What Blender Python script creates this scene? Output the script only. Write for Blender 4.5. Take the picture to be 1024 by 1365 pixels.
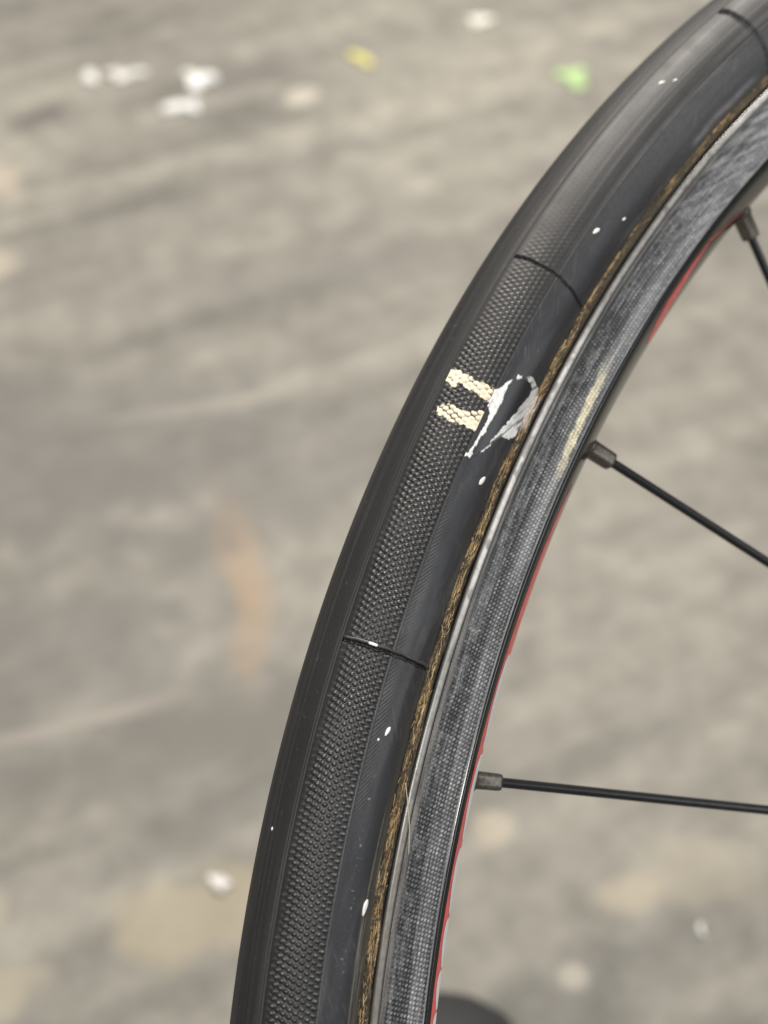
import bpy, math
import numpy as np
from mathutils import Matrix, Vector

# ------------------------------------------------------------------ reset
for o in list(bpy.data.objects):
    bpy.data.objects.remove(o, do_unlink=True)
scene = bpy.context.scene
COL = scene.collection
MM = 0.001
rng = np.random.default_rng(11)

# ------------------------------------------------------------------ camera
cam_d = bpy.data.cameras.new('camera')
cam = bpy.data.objects.new('camera', cam_d)
COL.objects.link(cam)
RIGHT = Vector((0.76329805, -0.64604650, 0.0))
DOWN = Vector((-0.45682386, -0.53973323, -0.70710678))
FWD = Vector((0.45682386, 0.53973323, -0.70710678))
m = Matrix.Identity(4)
for i in range(3):
    m[i][0] = RIGHT[i]; m[i][1] = -DOWN[i]; m[i][2] = -FWD[i]
m.translation = Vector((-0.3331025, 0.0195414, 0.6585879))
cam.matrix_world = m
cam_d.sensor_fit = 'VERTICAL'
cam_d.sensor_height = 36.0
cam_d.lens = 36.0 * 2050.0 / 1365.0
cam_d.clip_start = 0.02
cam_d.clip_end = 60.0
cam_d.dof.use_dof = True
cam_d.dof.focus_distance = 0.289
cam_d.dof.aperture_fstop = 11.5
scene.camera = cam

# ------------------------------------------------------------------ world and lamps (indoor), one of them an added fill
world = bpy.data.worlds.new('World')
scene.world = world
world.use_nodes = True
bg = world.node_tree.nodes['Background']
bg.inputs[0].default_value = (0.93, 0.96, 1.0, 1)
bg.inputs[1].default_value = 0.15

def area(name, loc, target, sx, sy, power, col):
    d = bpy.data.lights.new(name, 'AREA')
    d.shape = 'RECTANGLE'; d.size = sx; d.size_y = sy
    d.energy = power; d.color = col
    o = bpy.data.objects.new(name, d)
    COL.objects.link(o)
    o.location = loc
    v = Vector(target) - Vector(loc)
    o.rotation_euler = v.to_track_quat('-Z', 'Y').to_euler()
    return o

area('ceiling_lamp_far', (0.75, 1.15, 1.9), (0.55, 0.85, 0), 1.2, 0.25, 70, (1.0, 0.93, 0.84))
area('ceiling_lamp_near', (-1.0, -0.5, 2.3), (0, 0.2, 0.3), 1.2, 0.12, 40, (1.0, 0.97, 0.92))
area('decal_fill_light', (0.75, -1.25, 0.95), (0.0, 0.15, 0.45), 0.8, 0.8, 9, (0.95, 0.98, 1.0))  # added fill light that brightens the rim decals, no known source

scene.render.engine = 'CYCLES'
scene.view_settings.view_transform = 'Standard'
scene.view_settings.look = 'None'
scene.view_settings.exposure = 0.0
scene.view_settings.gamma = 1.0
scene.view_settings.use_curve_mapping = False

# ------------------------------------------------------------------ numpy helpers
def _hash(ix, iy, seed):
    h = (ix.astype(np.int64) * 374761393 + iy.astype(np.int64) * 668265263 + seed * 982451653) & 0xFFFFFFFF
    h = ((h ^ (h >> 13)) * 1274126177) & 0xFFFFFFFF
    h = ((h ^ (h >> 16)) * 2246822519) & 0xFFFFFFFF
    return ((h ^ (h >> 15)) & 0xFFFFFF) / float(0xFFFFFF)

def vnoise(x, y, seed=0):
    x, y = np.broadcast_arrays(np.asarray(x, float), np.asarray(y, float))
    ix = np.floor(x).astype(np.int64); iy = np.floor(y).astype(np.int64)
    fx = x - ix; fy = y - iy
    fx = fx * fx * (3 - 2 * fx); fy = fy * fy * (3 - 2 * fy)
    a = _hash(ix, iy, seed); b = _hash(ix + 1, iy, seed)
    c = _hash(ix, iy + 1, seed); d = _hash(ix + 1, iy + 1, seed)
    return (a * (1 - fx) + b * fx) * (1 - fy) + (c * (1 - fx) + d * fx) * fy

def fbm(x, y, seed=0, octs=3):
    s = 0; a = 1; t = 0
    for k in range(octs):
        s = s + a * vnoise(x * 2 ** k, y * 2 ** k, seed + 17 * k); t += a; a *= 0.5
    return s / t

def sstep(a, b, x):
    t = np.clip((x - a) / (b - a), 0, 1)
    return t * t * (3 - 2 * t)

def inside(poly, X, Y):
    r = np.zeros(X.shape, bool)
    n = len(poly)
    for i in range(n):
        x0, y0 = poly[i]; x1, y1 = poly[(i + 1) % n]
        if y0 == y1:
            continue
        c = ((y0 > Y) != (y1 > Y)) & (X < (x1 - x0) * (Y - y0) / (y1 - y0) + x0)
        r ^= c
    return r

def lerp3(c0, c1, t):
    return np.asarray(c0)[None, None, :] * (1 - t[..., None]) + np.asarray(c1)[None, None, :] * t[..., None]

def mesh_np(name, V, F, material, parent=None, col=None, rough=None, uv=None, smooth=True):
    """V (n,3) in metres, F (m,4) or (m,3) index array -> one linked mesh object"""
    me = bpy.data.meshes.new(name)
    V = np.asarray(V, np.float32); F = np.asarray(F, np.int32)
    k = F.shape[1]
    me.vertices.add(len(V)); me.vertices.foreach_set('co', V.ravel())
    me.loops.add(F.size); me.loops.foreach_set('vertex_index', F.ravel())
    me.polygons.add(len(F))
    me.polygons.foreach_set('loop_start', np.arange(0, F.size, k, dtype=np.int32))
    me.polygons.foreach_set('loop_total', np.full(len(F), k, np.int32))
    me.polygons.foreach_set('use_smooth', np.full(len(F), smooth, bool))
    if col is not None:
        a = me.attributes.new('tint', 'FLOAT_COLOR', 'POINT')
        c = np.ones((len(V), 4), np.float32); c[:, :3] = col
        a.data.foreach_set('color', c.ravel())
    if rough is not None:
        a = me.attributes.new('gloss', 'FLOAT', 'POINT')
        a.data.foreach_set('value', np.asarray(rough, np.float32).ravel())
    if uv is not None:
        a = me.attributes.new('surf', 'FLOAT_VECTOR', 'POINT')
        u = np.zeros((len(V), 3), np.float32); u[:, :2] = uv
        a.data.foreach_set('vector', u.ravel())
    me.update(calc_edges=True)
    me.validate()
    me.materials.append(material)
    ob = bpy.data.objects.new(name, me)
    COL.objects.link(ob)
    if parent is not None:
        ob.parent = parent
    return ob

def grid_faces(n, k, off=0, flip=False, wrap=False):
    i = np.arange(n if wrap else n - 1)[:, None]; j = np.arange(k - 1)[None, :]
    i2 = (i + 1) % n
    a = i * k + j; b = i2 * k + j; c = i2 * k + j + 1; d = i * k + j + 1
    f = np.stack([a, d, c, b] if flip else [a, b, c, d], -1).reshape(-1, 4)
    return f + off

def wheel_pts(th_deg, r, y):
    """wheel coordinates in mm (axle = Y) -> metres"""
    t = np.radians(th_deg)
    return np.stack([r * np.cos(t), y + 0 * t, r * np.sin(t)], -1) * MM

# ------------------------------------------------------------------ materials
def new_mat(name):
    mt = bpy.data.materials.new(name); mt.use_nodes = True
    nt = mt.node_tree
    return mt, nt, nt.nodes['Principled BSDF']

def N(nt, typ, **kw):
    n = nt.nodes.new(typ)
    for k, v in kw.items():
        setattr(n, k, v)
    return n

def attr_mat(name, noise_scale=2500.0, bump=0.15, var=0.25, spec=0.5, metallic=0.0, stretch=None, stretch_amt=0.0, bump_dist=0.00005):
    """colour and gloss from the surface's own attributes, plus fine procedural grain"""
    mt, nt, p = new_mat(name)
    at = N(nt, 'ShaderNodeAttribute', attribute_name='tint')
    gl = N(nt, 'ShaderNodeAttribute', attribute_name='gloss')
    tc = N(nt, 'ShaderNodeTexCoord')
    nz = N(nt, 'ShaderNodeTexNoise'); nz.inputs['Scale'].default_value = noise_scale
    nz.inputs['Detail'].default_value = 3
    nt.links.new(tc.outputs['Object'], nz.inputs['Vector'])
    mr = N(nt, 'ShaderNodeMapRange')
    mr.inputs['From Min'].default_value = 0.3; mr.inputs['From Max'].default_value = 0.7
    mr.inputs['To Min'].default_value = 1 - var; mr.inputs['To Max'].default_value = 1 + var
    nt.links.new(nz.outputs['Fac'], mr.inputs['Value'])
    mul = N(nt, 'ShaderNodeVectorMath', operation='SCALE')
    nt.links.new(at.outputs['Color'], mul.inputs[0])
    nt.links.new(mr.outputs['Result'], mul.inputs['Scale'])
    nt.links.new(mul.outputs['Vector'], p.inputs['Base Color'])
    nt.links.new(gl.outputs['Fac'], p.inputs['Roughness'])
    p.inputs['Specular IOR Level'].default_value = spec
    p.inputs['Metallic'].default_value = metallic
    b = N(nt, 'ShaderNodeBump'); b.inputs['Strength'].default_value = bump
    b.inputs['Distance'].default_value = bump_dist
    hgt = nz.outputs['Fac']
    if stretch is not None:
        sf = N(nt, 'ShaderNodeAttribute', attribute_name='surf')
        mp = N(nt, 'ShaderNodeMapping'); mp.inputs['Scale'].default_value = stretch
        nt.links.new(sf.outputs['Vector'], mp.inputs['Vector'])
        n2 = N(nt, 'ShaderNodeTexNoise'); n2.inputs['Scale'].default_value = 1.0
        n2.inputs['Detail'].default_value = 4
        nt.links.new(mp.outputs['Vector'], n2.inputs['Vector'])
        ad = N(nt, 'ShaderNodeMath', operation='MULTIPLY_ADD')
        ad.inputs[1].default_value = stretch_amt
        nt.links.new(n2.outputs['Fac'], ad.inputs[0]); nt.links.new(nz.outputs['Fac'], ad.inputs[2])
        hgt = ad.outputs[0]
    nt.links.new(hgt, b.inputs['Height'])
    nt.links.new(b.outputs['Normal'], p.inputs['Normal'])
    return mt

def plain_mat(name, col, rough, metallic=0.0, spec=0.5, noise_scale=900.0, var=0.2, bump=0.1, coat=0.0):
    mt, nt, p = new_mat(name)
    tc = N(nt, 'ShaderNodeTexCoord')
    nz = N(nt, 'ShaderNodeTexNoise'); nz.inputs['Scale'].default_value = noise_scale
    nz.inputs['Detail'].default_value = 4
    nt.links.new(tc.outputs['Object'], nz.inputs['Vector'])
    rp = N(nt, 'ShaderNodeValToRGB')
    rp.color_ramp.elements[0].position = 0.3; rp.color_ramp.elements[1].position = 0.7
    rp.color_ramp.elements[0].color = tuple(c * (1 - var) for c in col) + (1,)
    rp.color_ramp.elements[1].color = tuple(min(1, c * (1 + var)) for c in col) + (1,)
    nt.links.new(nz.outputs['Fac'], rp.inputs['Fac'])
    nt.links.new(rp.outputs['Color'], p.inputs['Base Color'])
    p.inputs['Roughness'].default_value = rough
    p.inputs['Metallic'].default_value = metallic
    p.inputs['Specular IOR Level'].default_value = spec
    p.inputs['Coat Weight'].default_value = coat
    b = N(nt, 'ShaderNodeBump'); b.inputs['Strength'].default_value = bump
    b.inputs['Distance'].default_value = 0.0001
    nt.links.new(nz.outputs['Fac'], b.inputs['Height'])
    nt.links.new(b.outputs['Normal'], p.inputs['Normal'])
    return mt

M_rubber = attr_mat('tyre_rubber', 1800, 0.10, 0.15, 0.45, stretch=(0.06, 3.0, 1), stretch_amt=2.0)
M_track = attr_mat('worn_brake_track', 2600, 0.25, 0.30, 0.40)
M_tape = attr_mat('cotton_base_tape', 4200, 0.5, 0.45, 0.3)
M_fibre = attr_mat('tape_fibre', 5000, 0.1, 0.2, 0.3)
M_rimblack = plain_mat('rim_gloss_black', (0.012, 0.011, 0.010), 0.16, spec=0.5, noise_scale=700, bump=0.03)
M_red = plain_mat('red_decal', (0.80, 0.10, 0.10), 0.35, noise_scale=500, bump=0.02)
M_white = plain_mat('white_decal', (0.90, 0.89, 0.88), 0.4, noise_scale=500, var=0.05, bump=0.02)
M_white_bit = plain_mat('white_bit', (0.85, 0.84, 0.80), 0.35, noise_scale=2000, var=0.08)  # white of the flecks, the shaving and the rib's painted highlight
M_nipple = plain_mat('nipple_alloy', (0.13, 0.115, 0.098), 0.42, metallic=0.7, noise_scale=1800, var=0.35, bump=0.3)
M_spoke = plain_mat('spoke_black', (0.010, 0.010, 0.012), 0.35, spec=0.5, noise_scale=1200, var=0.3, bump=0.1)
M_hub = plain_mat('hub_black', (0.02, 0.02, 0.022), 0.35, metallic=0.3)
M_steel = plain_mat('axle_steel', (0.45, 0.45, 0.45), 0.3, metallic=1.0)
M_shoe = plain_mat('shoe_dark_fabric', (0.022, 0.022, 0.024), 0.7, noise_scale=600, var=0.3, bump=0.4)
M_sole = plain_mat('shoe_sole_rubber', (0.03, 0.03, 0.03), 0.6)

# ------------------------------------------------------------------ floor
def floor_material():
    mt, nt, p = new_mat('worn_floor')
    L = nt.links.new
    tc = N(nt, 'ShaderNodeTexCoord')
    # streak-aligned frame
    mp = N(nt, 'ShaderNodeMapping'); mp.inputs['Rotation'].default_value = (0, 0, math.radians(12.0))
    L(tc.outputs['Object'], mp.inputs['Vector'])
    mp2 = N(nt, 'ShaderNodeMapping'); mp2.inputs['Scale'].default_value = (1.7, 26.0, 1)
    L(mp.outputs['Vector'], mp2.inputs['Vector'])
    streak = N(nt, 'ShaderNodeTexNoise'); streak.inputs['Scale'].default_value = 1.0
    streak.inputs['Detail'].default_value = 6; streak.inputs['Roughness'].default_value = 0.55
    L(mp2.outputs['Vector'], streak.inputs['Vector'])
    big = N(nt, 'ShaderNodeTexNoise'); big.inputs['Scale'].default_value = 2.6
    big.inputs['Detail'].default_value = 4; big.inputs['Roughness'].default_value = 0.55
    L(tc.outputs['Object'], big.inputs['Vector'])
    mid = N(nt, 'ShaderNodeTexNoise'); mid.inputs['Scale'].default_value = 34.0
    mid.inputs['Detail'].default_value = 5; mid.inputs['Roughness'].default_value = 0.65
    L(tc.outputs['Object'], mid.inputs['Vector'])
    r1 = N(nt, 'ShaderNodeValToRGB')
    e = r1.color_ramp.elements
    e[0].position = 0.35; e[0].color = (0.104, 0.102, 0.093, 1)
    e[1].position = 0.66; e[1].color = (0.296, 0.281, 0.241, 1)
    L(streak.outputs['Fac'], r1.inputs['Fac'])
    r2 = N(nt, 'ShaderNodeValToRGB')
    e = r2.color_ramp.elements
    e[0].position = 0.32; e[0].color = (0.102, 0.100, 0.092, 1)
    e[1].position = 0.68; e[1].color = (0.310, 0.294, 0.253, 1)
    L(big.outputs['Fac'], r2.inputs['Fac'])
    mx = N(nt, 'ShaderNodeMix', data_type='RGBA'); mx.inputs['Factor'].default_value = 0.55
    L(r1.outputs['Color'], mx.inputs['A']); L(r2.outputs['Color'], mx.inputs['B'])
    r3 = N(nt, 'ShaderNodeMapRange')
    r3.inputs['From Min'].default_value = 0.3; r3.inputs['From Max'].default_value = 0.7
    r3.inputs['To Min'].default_value = 0.74; r3.inputs['To Max'].default_value = 1.26
    L(mid.outputs['Fac'], r3.inputs['Value'])
    sc = N(nt, 'ShaderNodeVectorMath', operation='SCALE')
    L(mx.outputs['Result'], sc.inputs[0]); L(r3.outputs['Result'], sc.inputs['Scale'])
    prev = sc.outputs['Vector']
    # stains with a shape of their own: (x, y, half length, half width, angle, colour, strength)
    stains = [
        (0.008, 0.555, 0.070, 0.016, 68, (0.33, 0.235, 0.15), 0.5),
        (-0.030, 0.495, 0.055, 0.012, 55, (0.33, 0.235, 0.15), 0.45),
        (-0.150, 0.371, 0.050, 0.026, -20, (0.40, 0.34, 0.235), 0.5),
        (0.047, 0.229, 0.040, 0.024, -30, (0.36, 0.32, 0.25), 0.4),
        (-0.011, 0.314, 0.011, 0.010, 0, (0.46, 0.40, 0.31), 0.5),
        (0.170, 1.050, 0.028, 0.024, 0, (0.10, 0.09, 0.085), 0.75),
        (0.345, 1.000, 0.060, 0.030, -30, (0.14, 0.13, 0.12), 0.6),
        (-0.100, 0.455, 0.130, 0.028, -22, (0.13, 0.12, 0.105), 0.65),
        (0.180, 0.760, 0.220, 0.030, -30, (0.17, 0.16, 0.145), 0.5),
        (-0.060, 0.700, 0.20, 0.10, -25, (0.12, 0.115, 0.109), 0.65),
        (0.060, 0.590, 0.16, 0.06, -25, (0.125, 0.118, 0.110), 0.55),
        (-0.150, 0.560, 0.14, 0.07, -25, (0.125, 0.118, 0.112), 0.55),
        (0.075, 0.668, 0.11, 0.006, -27, (0.31, 0.285, 0.25), 0.4),
        (-0.130, 0.505, 0.07, 0.006, -22, (0.33, 0.30, 0.26), 0.45),
        (0.355, 0.937, 0.016, 0.014, 0, (0.50, 0.47, 0.40), 0.6),
        (-0.038, 0.232, 0.009, 0.008, 0, (0.48, 0.44, 0.38), 0.5),
        (-0.247, 0.439, 0.030, 0.022, 10, (0.36, 0.32, 0.25), 0.6),
        (-0.256, 0.404, 0.034, 0.020, -30, (0.36, 0.32, 0.24), 0.6),
        (0.091, 1.000, 0.030, 0.034, 0, (0.46, 0.39, 0.31), 0.55),
        (0.036, 0.903, 0.030, 0.028, 0, (0.46, 0.40, 0.32), 0.55),
        (0.013, 0.246, 0.020, 0.013, -20, (0.38, 0.33, 0.25), 0.6),
        (-0.063, 0.455, 0.050, 0.030, -30, (0.13, 0.12, 0.105), 0.55),
    ]
    nv = N(nt, 'ShaderNodeTexNoise'); nv.inputs['Scale'].default_value = 26.0
    nv.inputs['Detail'].default_value = 4
    L(tc.outputs['Object'], nv.inputs['Vector'])
    for (x, y, hl, hw, ang, c, st) in stains:
        mpx = N(nt, 'ShaderNodeMapping', vector_type='TEXTURE')
        mpx.inputs['Location'].default_value = (x, y, 0)
        mpx.inputs['Rotation'].default_value = (0, 0, math.radians(ang))
        mpx.inputs['Scale'].default_value = (hl, hw, 1)
        L(tc.outputs['Object'], mpx.inputs['Vector'])
        ln = N(nt, 'ShaderNodeVectorMath', operation='LENGTH')
        L(mpx.outputs['Vector'], ln.inputs[0])
        ad = N(nt, 'ShaderNodeMath', operation='MULTIPLY_ADD'); ad.inputs[1].default_value = 1.8
        L(nv.outputs['Fac'], ad.inputs[0]); L(ln.outputs['Value'], ad.inputs[2])
        mr = N(nt, 'ShaderNodeMapRange', interpolation_type='SMOOTHSTEP')
        mr.inputs['From Min'].default_value = 1.3; mr.inputs['From Max'].default_value = 2.1
        mr.inputs['To Min'].default_value = st; mr.inputs['To Max'].default_value = 0.0
        L(ad.outputs[0], mr.inputs['Value'])
        mm = N(nt, 'ShaderNodeMix', data_type='RGBA')
        L(mr.outputs['Result'], mm.inputs['Factor'])
        L(prev, mm.inputs['A']); mm.inputs['B'].default_value = c + (1,)
        prev = mm.outputs['Result']
    L(prev, p.inputs['Base Color'])
    p.inputs['Roughness'].default_value = 0.62
    p.inputs['Specular IOR Level'].default_value = 0.35
    b = N(nt, 'ShaderNodeBump'); b.inputs['Strength'].default_value = 0.12; b.inputs['Distance'].default_value = 0.001
    L(mid.outputs['Fac'], b.inputs['Height']); L(b.outputs['Normal'], p.inputs['Normal'])
    return mt

fl = mesh_np('floor', [(-4, -4, 0), (6, -4, 0), (6, 6, 0), (-4, 6, 0)], [[0, 1, 2, 3]], floor_material(), smooth=False)
fl['kind'] = 'structure'

# ------------------------------------------------------------------ the wheel
R0, A = 324.0, 12.0           # tube centre radius, tube radius (mm)
LEAN = 0.74580621             # tilt of the wheel away from vertical
TH0, TH1 = 93.0, 151.0        # arc built in fine detail

wheel = bpy.data.objects.new('bicycle_wheel', None)
COL.objects.link(wheel)
wheel.empty_display_size = 0.05
wheel['label'] = 'leaning bicycle wheel with worn black knurled tyre, scuffed rim and black spokes'
wheel['category'] = 'bicycle wheel'
ZC = (R0 * math.cos(LEAN) + A) * MM
Wm = Matrix(((1, 0, 0), (0, math.cos(LEAN), math.sin(LEAN)), (0, -math.sin(LEAN), math.cos(LEAN))))
contact = Wm @ Vector((0, 0, -R0 * MM)) + Vector((0, 0, ZC - A * MM))
mw = Wm.to_4x4(); mw.translation = contact
wheel.matrix_world = mw
CENTRE = Wm.transposed() @ (Vector((0, 0, ZC)) - contact)   # wheel centre in the empty's frame

def part(ob):
    """parts hang on the wheel; their meshes are in wheel-centre coordinates"""
    ob.parent = wheel
    ob.location = CENTRE
    return ob

def tyre_pts(th, ph, h=0.0):
    p = np.radians(ph)
    r = R0 + (A + h) * np.cos(p); y = -(A + h) * np.sin(p)
    t = np.radians(th)
    return np.stack([r * np.cos(t), y, r * np.sin(t)], -1) * MM

RUB = (0.0135, 0.0132, 0.0135)
RUB2 = (0.0185, 0.0190, 0.0225)
DUST_SHEEN = (0.088, 0.088, 0.092)  # dust grey, also the tone of painted sheen and glints
SEAMS = (101.65, 116.06, 131.02)

def seam_groove(TH, PH, S):
    """narrow splits that cross the side of the tyre"""
    g = np.zeros_like(TH)
    on = sstep(31, 36, PH) * (1 - sstep(136, 140, PH))
    for k, (t, w, d) in enumerate(((SEAMS[0], 0.85, 1.0), (SEAMS[1], 0.36, 0.70), (SEAMS[2], 0.30, 0.65))):
        jig = (fbm(PH / 5.0, 0 * PH + k * 7.3, 40 + k, 3) - 0.5) * (0.10 if k else 0.05)
        dmm = (TH - t - jig) * math.pi / 180 * 330.0
        g += d * np.exp(-(dmm / w) ** 4) * on
    return g

# ---- tread strip and the hidden far side / rest of the tyre = the tyre mesh itself
def build_tyre():
    V = []; F = []; Cc = []; Rr = []; UV = []; off = 0
    def add(th, ph, hfun, colfun, rofun):
        nonlocal off
        TH, PH = np.meshgrid(th, ph, indexing='ij')
        S = np.radians(TH) * 330; T = np.radians(PH) * A
        h = hfun(TH, PH, S, T)
        V.append(tyre_pts(TH, PH, h).reshape(-1, 3))
        F.append(grid_faces(len(th), len(ph), off, flip=False))
        Cc.append(colfun(TH, PH, S, T, h).reshape(-1, 3)); Rr.append((rofun(TH, PH, S, T, h) + 0 * TH).ravel())
        UV.append(np.stack([S.ravel(), T.ravel()], 1)); off += TH.size
    def hf(TH, PH, S, T):
        a = np.abs(PH)
        h = -0.16 * np.exp(-((a - 32.9) * 0.209 / 0.13) ** 2) - 0.11 * np.exp(-((a - 30.3) * 0.209 / 0.12) ** 2)
        h += 0.05 * np.exp(-((a - 31.6) * 0.209 / 0.15) ** 2)
        h += 0.022 * (vnoise(T / 0.5, S / 60.0, 3) - 0.5) * (a > 8)
        return h
    def cf(TH, PH, S, T, h):
        st = fbm(T / 0.55, S / 55.0, 5, 3)
        d = 0.22 * sstep(0.45, 0.8, st) + 0.10 * fbm(S / 9, T / 6, 6)
        d += 0.35 * sstep(0.93, 0.97, vnoise(S / 0.6, T / 0.6, 9))
        d += 0.30 * (1 - sstep(104, 118, TH)) * (0.4 + 0.6 * st)  # upper arc greyer: grazing reflection painted into the colour
        return lerp3(RUB, DUST_SHEEN, np.clip(d, 0, 1))
    def rf(TH, PH, S, T, h):
        return 0.56 + 0.10 * fbm(S / 7, T / 5, 12)
    thf = np.linspace(TH0, TH1, int((TH1 - TH0) * 5.76 / 0.35) + 1)
    ph = np.concatenate([np.arange(-34, -27, 0.7), np.arange(-27, 27, 1.3), np.arange(27, 34.01, 0.5)])
    ph[-1] = 34.0
    add(thf, ph, hf, cf, rf)
    zero = lambda TH, PH, S, T: np.zeros_like(TH)
    cf0 = lambda TH, PH, S, T, h: lerp3(RUB, DUST_SHEEN, 0.25 * fbm(S / 9, T / 5, 14))
    # far flank of the fine arc
    add(np.linspace(TH0, TH1, 117), np.linspace(-141, -34, 60), zero, cf0, rf)
    # rest of the tyre
    add(np.linspace(TH1, TH0 + 360, 304), np.linspace(-141, 141, 95), zero, cf0, rf)
    # underside glued to the rim bed
    add(np.linspace(0, 360, 361), np.linspace(141, 219, 14), zero, cf0, rf)
    return mesh_np('tyre', np.concatenate(V), np.concatenate(F), M_rubber, None,
                   np.concatenate(Cc), np.concatenate(Rr), np.concatenate(UV))
tyre = part(build_tyre())

# ---- print left on the tyre (angle along the wheel, angle round the section)
STRIPE_A = [(121.06, 33.4), (120.99, 37.7), (120.97, 43.7), (121.08, 49.6), (121.08, 55.6), (121.13, 61.5), (121.11, 68.1), (121.14, 74.6), (121.06, 82.6), (121.36, 82.4), (121.6, 82.3), (121.64, 76.4), (121.56, 69.0), (121.53, 61.1), (121.55, 54.0), (121.46, 50.6), (121.46, 45.4), (121.64, 46.0), (121.63, 41.4), (121.49, 33.5)]
STRIPE_B = [(122.65, 38.8), (122.47, 39.6), (122.37, 43.7), (122.3, 49.6), (122.3, 55.6), (122.35, 61.4), (122.28, 67.2), (122.13, 73.0), (121.99, 82.5), (122.25, 82.6), (122.66, 82.9), (122.84, 80.2), (122.8, 71.9), (122.8, 64.4), (122.88, 57.9), (122.88, 52.1), (122.78, 48.0), (122.81, 43.1)]
MARK_LEFT = [(120.4, 92.4), (120.64, 88.1), (120.96, 84.8), (121.12, 80.9), (121.43, 80.8), (121.75, 81.5), (121.97, 87.0), (122.45, 87.0), (122.87, 85.6), (123.25, 85.5), (123.59, 83.1), (123.75, 81.0), (123.75, 86.0), (123.56, 87.7), (123.34, 86.7), (122.95, 88.4), (122.61, 90.8), (122.24, 91.1), (121.79, 92.1), (121.32, 92.7), (120.93, 92.4), (120.7, 91.8)]
MARK_TOP = [(120.25, 96.6), (120.14, 96.3), (120.01, 99.9), (120.11, 101.1)]
MARK_RIGHT = [(119.93, 105.1), (119.77, 110.1), (119.75, 117.7), (119.81, 128.0), (119.89, 141.1), (120.19, 139.5), (120.5, 137.2), (120.79, 133.2), (121.02, 131.3), (121.36, 131.7), (121.65, 133.0), (121.95, 127.9), (122.23, 119.6), (122.32, 113.6), (122.35, 110.0), (122.46, 107.2), (122.75, 103.0), (123.15, 98.7), (123.43, 94.9), (123.13, 96.4), (122.74, 100.5), (122.37, 103.1), (121.96, 107.7), (121.41, 112.5), (120.93, 116.6), (120.53, 119.9), (120.28, 122.2), (120.06, 120.6), (119.98, 115.2), (119.98, 109.2)]
MARK_FIELD = [(120.43, 92.5), (120.28, 96.1), (120.11, 101.8), (120.0, 108.4), (120.0, 115.7), (120.1, 120.5), (120.37, 121.0), (120.91, 116.1), (121.41, 112.5), (121.96, 107.7), (122.37, 103.1), (122.74, 100.5), (123.21, 95.6), (123.53, 92.7), (123.68, 88.5), (123.38, 86.3), (122.95, 88.4), (122.61, 90.8), (122.24, 91.1), (121.79, 92.1), (121.32, 92.7), (120.72, 92.1)]
CREAM = (0.84, 0.73, 0.54)
CHALK = (0.84, 0.84, 0.82)

# ---- knurled shoulder: two crossing families of grooves leave rows of small pyramids
PS, PVA, PVB = 1.24, 1.75, 2.9
def knurl_shape(S, T):
    al = S / PS + T / PVA; be = S / PS - T / PVB
    fa = al - np.floor(al) - 0.5; fb = be - np.floor(be) - 0.5
    dt = (fa - fb) / (1 / PVA + 1 / PVB); ds = PS * (fa - dt / PVA)
    dome = np.exp(-1.25 * ((ds / 0.40) ** 2 + (dt / 0.42) ** 2))
    k = np.abs(np.sin(np.pi * al)) * np.abs(np.sin(np.pi * be))
    return 0.65 * dome + 0.35 * k

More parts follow.
